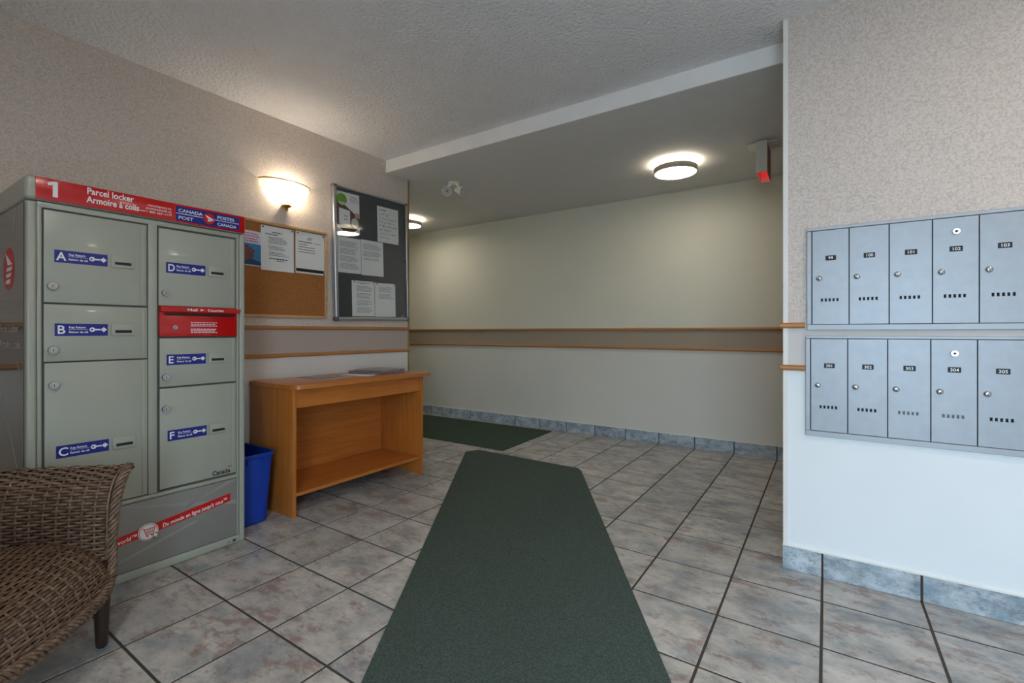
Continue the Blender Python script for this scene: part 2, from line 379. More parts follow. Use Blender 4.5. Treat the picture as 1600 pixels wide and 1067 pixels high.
# tile baseboards, one object per tile
def baseboard(name, axis, p0, p1, at, sgn, label, z1=.108, th=.009):
    t0 = TX0 if axis == 'x' else TY0
    back = MB()
    if axis == 'x': back.box(p0, p1, min(at, at + sgn * .004), max(at, at + sgn * .004), 0, z1 - .002)
    else: back.box(min(at, at + sgn * .004), max(at, at + sgn * .004), p0, p1, 0, z1 - .002)
    b = struct(back.build(name, 'grout'), label, 'baseboard')
    cap = MB(); q = sorted((at, at + sgn * (th + .001)))
    if axis == 'x': cap.box(p0, p1, q[0], q[1], z1, z1 + .004)
    else: cap.box(q[0], q[1], p0, p1, z1, z1 + .004)
    cap.build('edge_strip', 'plastic_cream', b)
    k0 = math.floor((p0 - t0) / TP)
    while t0 + k0 * TP < p1:
        a_, b_ = max(p0, t0 + k0 * TP + .004), min(p1, t0 + (k0 + 1) * TP - .004); k0 += 1
        if b_ - a_ < .01: continue
        q = sorted((at + sgn * .003, at + sgn * th)); c = (a_ + b_) / 2; m_ = MB()
        if axis == 'x': m_.box(a_ - c, b_ - c, q[0] - at, q[1] - at, -z1 / 2 + .001, z1 / 2, .0012, 1).build('tile', 'base_tile', b, loc=(c, at, z1 / 2))
        else: m_.box(q[0] - at, q[1] - at, a_ - c, b_ - c, -z1 / 2 + .001, z1 / 2, .0012, 1).build('tile', 'base_tile', b, loc=(at, c, z1 / 2))
baseboard('baseboard_back', 'x', -5.0, -.2, YB, -1, 'grey marbled tile baseboard along the hallway back wall', .112)
baseboard('baseboard_right', 'x', XM - .006, XS, YM, -1, 'blue grey tile baseboard under the mailboxes')
baseboard('baseboard_left', 'y', FRONT_Y, YC - .01, XL, 1, 'tile baseboard along the left wall behind the table')

# ------------------------------------------------------------------ parcel locker (front face at local y = 0, looking to -y)
LX, LY0, LW, LD, LH = -2.568, 0.460, 0.818, 0.53, 1.712
L = thing('parcel_locker', 'tall grey green parcel locker with a red sign band and lettered doors', 'parcel locker', (LX, LY0, 0), math.pi / 2)
m = MB(); m.box(0, LW, .004, LD, .002, 1.615, .008, 2); m.build('body', 'locker_paint', L, 40)
m = MB(); m.box(-.004, LW + .004, -.012, LD, 1.618, LH, .014, 3); m.build('roof_cap', 'locker_paint', L, 40)
def fr(x0, x1, z0, z1, y0=-.006, y1=.006, b=.003): return (x0, x1, y0, y1, z0, z1, b)
m = MB()
m.box(0, .028, -.010, .02, .002, 1.612, .008, 3); m.box(.031, .044, -.004, .02, .355, 1.60, .003)
m.build('corner_post', 'locker_paint', L, 40)
m = MB(); m.box(LW - .026, LW, -.010, .02, .002, 1.612, .008, 3); m.box(LW - .039, LW - .029, -.004, .02, .04, 1.60, .003)
m.build('corner_post', 'locker_paint', L, 40)
MB().box(.393, .428, -.005, .02, .36, 1.60, .004).build('divider', 'locker_paint', L, 40)
MB().box(.03, LW - .03, -.005, .02, 1.592, 1.614, .003).build('head_rail', 'locker_paint', L, 40)
MB().box(.03, LW - .03, -.008, .02, .342, .358, .003).build('cross_rail', 'locker_paint', L, 40)
MB().box(.028, LW - .027, -.008, .02, .002, .040, .003).build('plinth', 'locker_paint', L, 40)
MB().box(.737, .740, -.0088, -.008, .012, .024).box(.757, .763, -.0088, -.008, .012, .024).box(.765, .772, -.0088, -.008, .012, .024).build('serial_mark', 'black_print', L)
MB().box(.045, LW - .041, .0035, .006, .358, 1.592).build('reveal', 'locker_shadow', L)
# sign band
sb = MB().box(.024, LW - .004, -.0165, -.0118, 1.622, LH - .004, .002, 2).build('sign_band', 'post_red', L, 40); SY = -.0166
MB().prism([(.073, 1.637), (.088, 1.637), (.088, 1.699), (.077, 1.699), (.058, 1.691), (.060, 1.680), (.073, 1.685)], SY - .0006, SY).build('numeral', 'white_print', sb)
text('lettering', 'Parcel locker', .030, 'white_print', sb, .176, SY, 1.676, bold=.0006, width=.158, vfit=.027)
text('lettering', 'Armoire à colis', .030, 'white_print', sb, .176, SY, 1.641, bold=.0006, width=.180, vfit=.027)
text('lettering', 'canadapost.ca', .015, 'white_print', sb, .386, SY, 1.672, width=.092)
text('lettering', 'postescanada.ca', .015, 'white_print', sb, .380, SY, 1.658, width=.098)
text('lettering', '1 800 267-1177', .015, 'white_print', sb, .381, SY, 1.642, width=.097)
m = MB()
for z in (1.6445,): m.box(.357, .378, SY - .0006, SY, z, z + .003)
m.build('dash_mark', 'white_print', sb)
MB().prism([(.497, 1.630), (.784, 1.630), (.784, 1.698), (.497, 1.698)], SY - .0008, SY + .0005).build('logo_field', 'post_blue', sb)
BY = SY - .0009
text('lettering', 'CANADA', .021, 'white_print', sb, .507, BY, 1.672, bold=.0004, width=.104)
text('lettering', 'POST', .021, 'white_print', sb, .507, BY, 1.638, bold=.0004, width=.062)
text('lettering', 'POSTES', .021, 'white_print', sb, .678, BY, 1.672, bold=.0004, width=.080)
text('lettering', 'CANADA', .021, 'white_print', sb, .678, BY, 1.638, bold=.0004, width=.092)
MB().prism([(.499, 1.6625), (.782, 1.6625), (.782, 1.6655), (.499, 1.6655)], BY - .0005, BY + .0003).build('logo_line', 'white_print', sb)
MB().prism(circle(.640, 1.664, .027), BY - .0012, BY + .0003).build('logo_disc', 'post_red', sb)
m = MB(); y0, y1 = BY - .0018, BY - .001
m.prism([(.622, 1.681), (.664, 1.662), (.634, 1.6645)], y0, y1).prism([(.664, 1.6605), (.634, 1.662), (.636, 1.657)], y0, y1).prism([(.664, 1.659), (.636, 1.6555), (.632, 1.650), (.642, 1.650)], y0, y1)
m.build('logo_wing', 'white_print', sb)
# side panel with wing logo (side face looks towards -x of the locker)
SP = MB().box(-.0035, .002, .018, LD - .01, .012, 1.606, .001, 1).build('side_panel', 'locker_side', L)
def side_pts(poly, x): return [(x, y, z) for y, z in poly]
def side_print(name, polys, mat, off=.0042):
    m = MB()
    for poly in polys:
        n = len(poly); m.raw([(-off, y, z) for y, z in poly] + [(-off + .0006, y, z) for y, z in poly], [tuple(range(n)), tuple(range(2 * n - 1, n - 1, -1))] + [(i, (i + 1) % n, (i + 1) % n + n, i + n) for i in range(n)])
    return m.build(name, mat, SP)
side_print('logo_disc', [circle(.252, 1.363, .094, .087)], 'red_print')
def wing(pts): return [(.252 - (x - .5) * .150, 1.363 + (z - .5) * .140) for x, z in pts]      # x to the right as seen on the side
side_print('logo_wing', [wing(q) for q in ([(.12, .98), (.92, .60), (.40, .60)], [(.30, .53), (.92, .55), (.80, .44), (.24, .42)], [(.24, .35), (.80, .37), (.70, .26), (.18, .24)], [(.18, .17), (.70, .19), (.62, .06), (.14, .06)])], 'white_print', .0048)
def side_text(body, size, ystart, z, width):
    o = text('lettering', body, size, 'side_print', SP, 0, 0, z, width=width)
    for v in o.data.vertices: v.co = Vector((-.0042 + v.co.y * .1, ystart - v.co.x, v.co.z))
side_text('Parcel Locker', .046, .425, 1.100, .328); side_text('Armoire à colis', .046, .425, 1.036, .368)
for q in ([(.02, .90), (.03, .90), (.14, .999), (.13, .999)], [(.12, 1.60), (.17, 1.60), (.20, 1.47), (.18, 1.47)], [(.10, .56), (.40, .86), (.42, .86), (.13, .56)]): side_print('graphic_streak', [q], 'locker_graphic', .0039)
# doors
def lock(parent, x, z, y, r=.0125, proud=.012):
    m = MB(); m.lathe([(0.0001, proud), (r * .55, proud), (r * .62, proud - .001), (r * .92, proud - .001), (r, proud - .004), (r, 0)], (x, y, z), 'y', 20, 0)
    m.box(x - .0012, x + .0012, y - proud - .0006, y - proud + .002, z - .005, z + .005, mi=1)
    m.build('lock', ['chrome', 'keyway'], parent, 40)
def locker_door(letter, x0, x1, z0, z1, lx, lz, kx, kz, kw):
    d = MB().box(x0 + .0017, x1 - .0017, -.0045, .0038, z0 + .0017, z1 - .0017, .0025, 2).build('door', 'locker_paint', L, 40)
    d['label'] = 'grey green locker door marked ' + letter
    MB().box(x1 - .022, x1 - .012, -.0075, -.004, z0 + .012, z1 - .012, .0015, 2).build('pull_lip', 'locker_paint', d, 40)
    lock(d, lx, lz, -.0045, .0155, .016)
    m = MB(); m.box(lx + .022, lx + .036, -.0050, -.0044, lz - .006, lz + .006, .0002, 1).build('letter_stamp', 'locker_paint', d)
    Y = -.0046
    MB().box(kx, kx + kw, Y - .0008, Y, kz, kz + .050).build('key_label', 'post_blue', d); Y -= .0009
    text('letter', letter, .05, 'white_print', d, kx + .006, Y, kz + .009, bold=.0009, vfit=.034, width={'A': .031, 'B': .023, 'C': .029, 'D': .027, 'E': .020, 'F': .019}[letter])
    text('lettering', 'Key Return', .012, 'white_print', d, kx + .042, Y, kz + .031, bold=.0003, width=.052)
    text('lettering', 'Retour de clé', .012, 'white_print', d, kx + .042, Y, kz + .012, bold=.0003, width=.060)
    m = MB(); m.box(kx + .042, kx + .102, Y - .0005, Y, kz + .0262, kz + .0272)
    cx, cz = kx + .116, kz + .026                                    # key: ring bow, shank, then an arrow
    ring = circle(cx, cz, .0095, n=20); hole = circle(cx - .002, cz, .0035, n=20)
    vs = [(x, Y - .0006, z) for x, z in ring] + [(x, Y - .0006, z) for x, z in hole]
    m.raw(vs, [(i, (i + 1) % 20, 20 + (i + 1) % 20, 20 + i) for i in range(20)])
    m.prism([(cx + .008, cz - .003), (cx + .026, cz - .003), (cx + .029, cz), (cx + .026, cz + .003), (cx + .008, cz + .003)], Y - .0006, Y)
    ax = kx + kw - .021
    m.prism([(ax, cz - .006), (ax + .006, cz - .006), (ax + .006, cz - .012), (ax + .018, cz), (ax + .006, cz + .012), (ax + .006, cz + .006), (ax, cz + .006)], Y - .0006, Y)
    m.build('key_symbol', 'white_print', d)
    sx = kx + kw + .011; m = MB(); m.box(sx, sx + .083, -.0105, -.0046, kz - .001, kz + .051, .003, 2); m.build('key_slot_plate', 'locker_paint', d, 40)
    m = MB(); m.box(sx + .013, sx + .071, -.0112, -.0100, kz + .012, kz + .024); m.build('key_slot', 'keyway', d)
locker_door('A', .048, .389, 1.217, 1.587, .073, 1.284, .080, 1.381, .167)
locker_door('B', .048, .391, .981, 1.213, .075, 1.028, .081, 1.085, .167)
locker_door('C', .050, .392, .362, .978, .077, .888, .085, .592, .167)
locker_door('D', .432, .772, 1.222, 1.585, .458, 1.283, .462, 1.379, .167)
locker_door('E', .436, .775, .843, 1.073, .459, .889, .464, .945, .167)
locker_door('F', .436, .776, .368, .838, .459, .741, .468, .588, .167)
text('wordmark', 'Canad', .030, 'black_print', L, .660, -.0048, .378, bold=.0009, width=.070, shear=.10)
text('wordmark', 'a', .030, 'black_print', L, .732, -.0048, .378, bold=.0009, width=.014, shear=.10)
MB().prism([(.736, .404), (.740, .404), (.740, .411), (.736, .411)], -.0056, -.0047).prism([(.7475, .404), (.7515, .404), (.7515, .411), (.7475, .411)], -.0056, -.0047).prism([(.7425, .404), (.745, .404), (.7455, .409), (.742, .409)], -.0056, -.0047).build('wordmark_flag', 'red_print', L)
# red letter slot
R = MB().box(.434, .776, -.012, .003, 1.080, 1.196, .002, 2).build('mail_slot', 'post_red', L, 40); R['label'] = 'bright red mail slot panel between doors D and E'
m = MB(); m.box(.434, .776, -.016, .003, 1.200, 1.222, .003, 2); m.prism([(.434, 1.196), (.776, 1.196), (.784, 1.206), (.784, 1.216), (.434, 1.220)], -.034, -.012)
m.build('hood', 'post_red', R, 40)
text('lettering', 'Mail', .016, 'white_print', R, .538, -.0342, 1.202, bold=.0003, width=.042); text('lettering', 'Courrier', .016, 'white_print', R, .628, -.0342, 1.202, bold=.0003, width=.074)
MB().prism([(.596, 1.203), (.611, 1.208), (.596, 1.213)], -.0346, -.0338).build('arrow_mark', 'white_print', R)
lock(R, .496, 1.123, -.012, .011, .006)
MB().box(.452, .764, -.0135, -.0115, 1.178, 1.190).build('slot_opening', 'keyway', R)
m = MB()
for i, (z, n) in enumerate(((1.145, 9), (1.137, 8), (1.129, 9), (1.113, 9), (1.105, 8), (1.097, 8))):
    x = .562
    for q in range(n):
        w = random.uniform(.008, .016); m.box(x, min(x + w, .680), -.0126, -.012, z, z + .0035); x += w + .003
        if x > .672: break
m.build('fine_print', 'white_print', R)
# base panel with the red ribbon
BP = MB().box(.032, LW - .040, -.0055, .0038, .044, .338, .002, 2).build('base_panel', 'locker_graphic', L, 40)
m = MB(); y0, y1 = -.0061, -.0054
for q in ([(.52, .250), (.74, .336), (.775, .336), (.775, .330)], [(.25, .336), (.30, .336), (.775, .225), (.775, .205)], [(.10, .046), (.15, .046), (.60, .175), (.58, .18)]):
    MB().prism(q, y0, y1).build('graphic_streak', 'locker_graphic_pale', BP)
MB().prism([(.036, .1295), (.7455, .2280), (.7455, .2680), (.036, .1695)], -.0068, -.0056).build('ribbon', 'post_red', BP)
slope = math.atan2(.0985, .7095)
text('lettering', "Du monde en ligne jusqu'à vous™", .026, 'white_print', BP, .448, -.0069, .1935, bold=.0003, width=.285, rot=slope, shear=.15)
text('lettering', 'Delivering the online world™', .026, 'white_print', BP, .080, -.0069, .1430, bold=.0003, width=.272, rot=slope, shear=.15)
MB().prism(circle(.392, .193, .039, .037), -.0078, -.0060).build('ribbon_disc', 'white_print', BP)
m = MB()
def stroke(m, pts, w, y0, y1):
    for (xa, za), (xb, zb) in zip(pts, pts[1:]):
        d = math.hypot(xb - xa, zb - za); nx, nz = -(zb - za) / d * w / 2, (xb - xa) / d * w / 2
        m.prism([(xa - nx, za - nz), (xb - nx, zb - nz), (xb + nx, zb + nz), (xa + nx, za + nz)], y0, y1)
y0, y1 = -.0086, -.0076
stroke(m, circle(.392, .193, .0345, .0325, 25), .0022, y0, y1)
stroke(m, [(.368, .210), (.376, .209), (.384, .180), (.410, .181)], .003, y0, y1); stroke(m, [(.377, .204), (.418, .209), (.413, .190), (.381, .188)], .003, y0, y1)
for x in (.387, .394, .401, .408): stroke(m, [(x, .190), (x + .002, .207)], .002, y0, y1)
m.prism(circle(.388, .174, .0038, n=12), y0, y1).prism(circle(.406, .175, .0038, n=12), y0, y1)
m.build('cart_symbol', 'red_print', BP)
m = MB(); pts = [(.412, .186), (.412, .158), (.419, .164), (.424, .153), (.429, .156), (.424, .166), (.433, .168)]
m.prism(pts, -.0092, -.0084).build('cursor_symbol', 'white_print', BP)
m = MB(); stroke(m, pts + [pts[0]], .002, -.0096, -.0090); m.build('cursor_outline', 'black_print', BP)

# ------------------------------------------------------------------ notice boards on the left wall (x along the wall, -y into the room)
RZ = math.pi / 2
def wall_thing(name, label, cat, y, z, group=None, off=0.): return thing(name, label, cat, (XL + off, y, z), RZ, group)
cb = wall_thing('corkboard', 'cork notice board in a pale pine frame behind the parcel locker', 'notice board', 1.285, 1.199)
CW, CHh, t = .855, .640, .019
MB().box(t * .6, CW - t * .6, -.010, -.001, t * .6, CHh - t * .6).build('cork_panel', 'cork', cb)
for x0, x1, z0, z1 in ((0, CW, 0, t), (0, CW, CHh - t, CHh), (0, t, t, CHh - t), (CW - t, CW, t, CHh - t)):
    MB().box(x0, x1, -.020, -.001, z0, z1, .003, 2).build('frame_bar', 'pine_frame', cb, 40)
def pin(parent, x, z, y, mat='black_print'):
    MB().lathe([(.0001, .009), (.0045, .008), (.0052, .006), (.003, .003), (.003, 0)], (x, y, z), 'y', 10).build('push_pin', mat, parent, 40)
def words(m, x0, x1, z, h_, y, jag=False, wmin=.006, wmax=.022, gap=.003):
    x = x0
    while x < x1 - .003:
        w = min(random.uniform(wmin, wmax), x1 - x); m.box(x, x + w, y - .0004, y, z, z + h_); x += w + gap
def scribble(m, x0, x1, z, h_, y):
    x = x0; pts = []
    while x < x1:
        if random.random() < .16 and len(pts) > 3: stroke(m, pts, .0022, y - .0005, y); pts = []; x += .007
        pts.append((x, z + random.uniform(-.15, 1.) * h_)); x += random.uniform(.003, .006)
    if len(pts) > 1: stroke(m, pts, .0022, y - .0005, y)
def sheet(name, label, y, z, w, h_, off, cat='notice', mat='paper', tilt=0., group=None, curl=.002):
    """paper hung on the left wall: lower left corner at (y, z), off from the wall"""
    o = thing(name, label, cat, (XL + off, y, z), RZ, group); o.rotation_euler = (0, tilt, RZ)
    n = 8; vs = []
    for i in range(n + 1):
        for j in range(5):
            vs.append((w * j / 4, -.0006 - curl * ((1 - i / n) ** 3) * (.4 + .6 * abs(j - 2) / 2), h_ * i / n))
    m = MB().raw(vs, [(i * 5 + j, i * 5 + j + 1, (i + 1) * 5 + j + 1, (i + 1) * 5 + j) for i in range(n) for j in range(4)])
    b = len(m.v); m.raw([(x, y_ + .0005, z_) for x, y_, z_ in vs], [f[::-1] for f in m.f])
    m.build('page', mat, o, 60); return o
CO = .0115
s = sheet('poster', 'small colour poster of a rocky blue sea, half behind the locker', 1.440, 1.535, .216, .226, CO, 'poster', 'poster_sky', .02, curl=.0)
Y = -.0008
MB().prism([(.006, .006), (.210, .006), (.210, .142), (.006, .146)], Y - .0005, Y).build('sea_picture', 'poster_sea', s)
MB().prism([(.006, .006), (.210, .006), (.210, .030), (.150, .044), (.09, .036), (.006, .05)], Y - .0010, Y - .0005).build('deep_water', 'poster_deep', s)
MB().prism([(.05, .03), (.10, .024), (.128, .040), (.150, .044), (.162, .066), (.156, .082), (.166, .094), (.158, .106), (.150, .104), (.146, .124), (.132, .118), (.124, .134), (.110, .128), (.104, .138), (.09, .122), (.07, .13), (.045, .10)], Y - .0014, Y - .0010).build('rock_picture', 'poster_rock', s)
m = MB()
for z, a_, b_ in ((.204, .09, .19), (.188, .05, .195), (.170, .07, .18), (.155, .06, .19)): words(m, a_, b_, z, .008, Y)
m.build('print', 'pink_print', s)
s = sheet('notice', 'white typed notice with bold heading pinned at the middle of the corkboard', 1.648, 1.513, .229, .297, CO + .0016, tilt=-.005)
m = MB(); words(m, .075, .150, .255, .006, Y); words(m, .030, .115, .240, .006, Y)
for i in range(13):
    if i not in (5, 9): words(m, .048 + (i % 3) * .004, random.uniform(.15, .20), .222 - i * .010, .0034, Y)
words(m, .055, .185, .078, .007, Y); words(m, .105, .21, .066, .004, Y); words(m, .145, .205, .046, .003, Y); words(m, .14, .205, .036, .003, Y)
m.build('print', 'black_print', s)
for x in (.012, .216): pin(s, x, .286, -.0008)
s = sheet('notice', 'white typed notice with a black bar along its bottom edge, right side of corkboard', 1.890, 1.519, .227, .296, CO + .0004, tilt=.003)
m = MB(); words(m, .095, .13, .255, .004, Y); words(m, .088, .122, .244, .005, Y); words(m, .022, .13, .222, .006, Y); words(m, .14, .20, .222, .003, Y)
for z, b_ in ((.204, .09), (.186, .15), (.168, .15), (.150, .15)): words(m, .022, b_, z, .0045, Y)
m.box(.004, .222, -.0045, -.0030, .012, .034); m.build('print', 'black_print', s)
for x in (.014, .214): pin(s, x, .284, -.0008)
pin(s, .222, .006, -.003)

# glazed display case, hung slightly askew
CA = math.radians(-1.25)
dc = wall_thing('display_case', 'tall glazed aluminium notice case with grey felt back near the corner', 'notice board', 2.194, 1.187); dc.rotation_euler = (0, CA, RZ)
KW, KH = .757, 1.030
MB().box(.02, KW - .015, -.012, -.003, .02, KH - .012).build('felt_back', 'felt_grey', dc)
def bar(x0, x1, z0, z1, d, r): MB().box(x0, x1, -d, -.002, z0, z1, r, 4).build('frame_bar', 'aluminium', dc, 50)
bar(0, .034, .020, KH - .010, .046, .014); bar(.036, KW - .022, 0, .030, .042, .012); bar(.036, KW - .016, KH - .014, KH, .034, .004); bar(KW - .018, KW, .020, KH - .014, .034, .006)
for x0, x1, z0, z1 in ((-.001, .036, -.001, .030), (-.001, .036, KH - .020, KH + .001), (KW - .024, KW + .001, -.001, .030), (KW - .020, KW + .001, KH - .020, KH + .001)):
    MB().box(x0, x1, -.047 if x0 < .1 else -.043, -.001, z0, z1, .010, 3).build('corner_cap', 'cap_grey', dc, 50)
MB().box(.030, KW - .016, -.030, -.027, .028, KH - .012).build('glass_pane', 'case_glass', dc)
MB().lathe([(.0001, .012), (.006, .012), (.0075, .009), (.0075, 0)], (KW - .040, -.030, .520), 'y', 14).build('lock', 'chrome', dc, 40)
def case_sheet(label, y, z, w, h_, mat='paper', name='notice', tilt=CA, off=.0125):
    return sheet(name, label, y, z, w, h_, off, 'notice', mat, tilt, curl=.001)
s = case_sheet('brown and white flyer with a green disc, top left inside the glass case', 2.222, 1.870, .215, .312, 'paper', 'flyer', CA)
s['category'] = 'flyer'
m = MB().prism([(.002, .004), (.215, .004), (.215, .13), (.10, .20), (.002, .26)], Y - .0004, Y).build('brown_field', 'flyer_brown', s)
MB().prism(circle(.052, .252, .046), Y - .0009, Y - .0005).build('green_disc', 'flyer_green', s)
MB().prism(circle(.058, .232, .036, .022, 20, math.pi, 2 * math.pi), Y - .0014, Y - .0009).build('cup_picture', 'flyer_pale', s)
MB().prism([(.025, .062), (.125, .052), (.125, .175), (.025, .185)], Y - .0009, Y - .0005).build('inset_card', 'paper', s)
MB().prism(circle(.192, .148, .022, n=20), Y - .0009, Y - .0005).build('round_emblem', 'flyer_logo', s)
MB().prism(circle(.170, .088, .034, .038, 20), Y - .0009, Y - .0005).build('pale_picture', 'flyer_pale', s)
m = MB()
for z in (.285, .275, .265, .255, .245): words(m, .125, .205, z, .0035, Y)
for z in (.125, .10): words(m, .07, .10, z, .008, Y - .0009)
m.build('print', 'grey_print', s)
def typed(s, w, h_, lines, top, x0=.02, heading=False, mat='grey_print'):
    m = MB(); z = h_ - top
    if heading: words(m, w * .2, w * .8, h_ - .016, .005, Y); words(m, w * .35, w * .62, h_ - .025, .004, Y)
    for i in range(lines):
        if i % 6 != 5: words(m, x0 + (0 if i % 6 else .004), random.uniform(w * .72, w - .018), z, .0036, Y)
        z -= .0095
    m.build('print', mat, s)
s = case_sheet('white typed page, left of the middle pair inside the glass case', 2.236, 1.560, .215, .275); typed(s, .215, .275, 24, .035)
s = case_sheet('white typed page, right of the middle pair inside the glass case', 2.454, 1.560, .225, .285, off=.0130); typed(s, .225, .285, 14, .035)
s = case_sheet('white typed page with heading, left of the bottom pair inside the glass case', 2.366, 1.226, .222, .283); typed(s, .222, .283, 24, .045, .045, True)
for x in (.018, .205): pin(s, x, .274, -.0008)
s = case_sheet('white short typed page, right of the bottom pair inside the glass case', 2.592, 1.228, .220, .281, off=.0130); typed(s, .220, .281, 11, .035, .04)
pin(s, .018, .272, -.0008); pin(s, .208, .272, -.0008, 'grey_print')
s = case_sheet('white handwritten note, upper right inside the glass case', 2.616, 1.853, .230, .298)
m = MB(); scribble(m, .022, .110, .262, .018, Y)
for i, (a_, b_) in enumerate(((.022, .125), (.022, .215), (.022, .185), (.022, .215), (.022, .165), (.022, .205), (.022, .130))): scribble(m, a_, b_, .226 - i * .032, .018, Y)
m.build('handwriting', 'black_print', s)
pin(s, .218, .012, -.0008)
for i, (yy, zz, mt) in enumerate(((2.872, 1.226, 'flyer_logo'), (2.893, 1.222, 'paper_warm'), (2.885, 1.238, 'flyer_logo'))):
    o = MB().lathe([(.0001, .014), (.008, .012), (.0095, .008), (.004, .005), (.004, 0)], (0, 0, 0), 'y', 12).build('push_pin', mt, smooth=40)
    o.location = (XL + .0135, yy, zz); o.rotation_euler = (0, 0, RZ)
    tag(o, ['salmon push pin, left of the three spare pins in the case corner', 'pale push pin, right of the three spare pins in the case corner', 'salmon push pin, topmost of the three spare pins in the case corner'][i], 'push pin', 'spare pins in the glass case')

# ------------------------------------------------------------------ wall sconce
sc = wall_thing('wall_sconce', 'lit half bowl glass wall sconce with brass rim on the left wall', 'wall lamp', 1.814, 2.118)
def bowl(prof, m=None, ry=.62, n=48):
    m = m or MB(); vs = []
    for r, z in prof:
        for i in range(n + 1):
            a_ = math.pi + math.pi * i / n; q = r * (1 + (.006 if i % 2 else 0)); vs.append((q * math.cos(a_), q * ry * math.sin(a_) - .002, z))
    return m.raw(vs, [(j * (n + 1) + i, j * (n + 1) + i + 1, (j + 1) * (n + 1) + i + 1, (j + 1) * (n + 1) + i) for j in range(len(prof) - 1) for i in range(n)])
prof = [(.175 * math.cos(t_), -.160 * math.sin(t_)) for t_ in [math.radians(q) for q in range(0, 86, 7)]]
bowl(prof).build('glass_shade', 'shade_glass', sc, 179)
rim = [(.178 * math.cos(math.pi + math.pi * i / 40), .178 * .62 * math.sin(math.pi + math.pi * i / 40) - .004, 0) for i in range(41)]
MB().tube(rim, .0045, 8).build('rim', 'brass', sc, 60)
MB().lathe([(.0001, -.190), (.010, -.186), (.012, -.178), (.007, -.172), (.016, -.166), (.030, -.158), (.034, -.152), (.0001, -.150)], (0, -.034, 0), 'z', 20).build('finial', 'brass', sc, 40)
MB().box(-.022, .022, -.008, -.001, -.158, -.120, .003, 2).build('back_plate', 'brass', sc, 40)
MB().lathe([(.0001, .042), (.014, .036), (.024, .018), (.028, 0), (.022, -.022), (.013, -.040), (.0001, -.044)], (.030, -.052, -.050), 'z', 16).build('bulb', 'bulb', sc, 179)
MB().tube([(.03, -.052, -.09), (.03, -.052, -.12), (.015, -.03, -.14), (.0, -.010, -.14)], .008, 8).build('lamp_holder', 'brass', sc, 60)

# ------------------------------------------------------------------ wooden console table
TB = thing('console_table', 'honey brown wooden console table with open shelf against the left wall', 'table', (-2.614, 1.578, 0), RZ)
dep = .478
for x0 in (0., 1.054): MB().box(x0, x0 + .025, 0, dep, 0, .759, .002, 2).build('side_panel', 'honey_wood', TB, 40)
MB().slab([(-.006, dep - .001), (-.006, .030), (.004, .004), (.018, -.018), (.046, -.034), (1.118, -.034), (1.126, -.028), (1.126, dep - .001)], .760, .786, 0, .006).build('table_top', 'honey_wood_long', TB, 40)
MB().box(.0255, 1.0535, .012, .030, .645, .759, .001, 1).build('apron', 'honey_wood_long', TB, 40)
MB().box(.0255, 1.0535, .012, dep - .021, .118, .138, .001, 1).build('shelf', 'honey_wood_long', TB, 40)
MB().box(.0255, 1.0535, dep - .020, dep - .004, .1385, .758).build('back_panel', 'honey_wood_long', TB)
# reading matter on the table
TZ = .7865
def paper_stack(name, label, cat, cx, cy, wx, wy, rz, h_, z, mats, n, jit=.004, group=None):
    o = thing(name, label, cat, (cx, cy, z), rz, group)
    for i in range(n):
        dx, dy = random.uniform(-jit, jit), random.uniform(-jit, jit); z0 = h_ * i / n
        MB().box(-wx / 2 + dx, wx / 2 + dx, -wy / 2 + dy, wy / 2 + dy, z0, z0 + h_ / n * .96, min(.002, h_ / n * .3), 1).build('fold' if n > 1 else 'page', mats[i % len(mats)], o)
    return o
mg = paper_stack('magazine', 'flat dark magazine lying open at the left end of the table', 'magazine', -2.885, 1.975, .215, .270, .12, .006, TZ, ['paper', 'magazine'], 2)
for y0, y1 in ((-.118, -.008), (.010, .116)): MB().box(-.085, .075, y0, y1, .0061, .0066).build('page_picture', 'newsprint', mg)
paper_stack('magazine', 'thin grey leaflet lying beside the open magazine on the table', 'magazine', -2.905, 2.128, .20, .10, -.08, .003, TZ, ['newsprint'], 1)
paper_stack('newspaper', 'white loose sheet sticking out left of the folded newspapers', 'newspaper', -2.835, 2.215, .24, .10, .30, .004, TZ, ['paper'], 1)
paper_stack('newspaper', 'thick folded newspaper at the bottom of the pile on the table', 'newspaper', -2.905, 2.445, .30, .31, -.10, .016, TZ, ['newsprint_dark', 'newsprint', 'newsprint_dark'], 3, .006)
paper_stack('newspaper', 'folded grey newspaper lying on top of the pile on the table', 'newspaper', -2.895, 2.475, .29, .25, .12, .012, TZ + .0165, ['newsprint', 'newsprint_dark', 'newsprint'], 3, .005)

# ------------------------------------------------------------------ blue bin
bn = thing('recycling_bin', 'blue plastic waste bin between the parcel locker and the table', 'bin', (-2.865, 1.405, 0))
def rrect(hx, hy, r, n=6): return [(sx * (hx - r) + r * math.cos(a0 + math.pi / 2 * i / n), sy * (hy - r) + r * math.sin(a0 + math.pi / 2 * i / n)) for sx, sy, a0 in ((1, 1, 0), (-1, 1, math.pi / 2), (-1, -1, math.pi), (1, -1, 3 * math.pi / 2)) for i in range(n + 1)]
def loft(rings, m=None, cap0=True, cap1=False):
    m = m or MB(); n = len(rings[0][0]); vs = [(x, y, z) for r, z in rings for x, y in r]
    fs = [(j * n + i, j * n + (i + 1) % n, (j + 1) * n + (i + 1) % n, (j + 1) * n + i) for j in range(len(rings) - 1) for i in range(n)]
    if cap0: fs.append(tuple(range(n))[::-1])
    return m.raw(vs, fs)
loft([(rrect(.142, .082, .035), .001), (rrect(.150, .088, .04), .006), (rrect(.174, .108, .035), .385), (rrect(.176, .110, .035), .400), (rrect(.170, .104, .035), .400), (rrect(.146, .084, .035), .010), (rrect(.02, .02, .01), .009)]).build('bin_body', 'bin_blue', bn, 50)
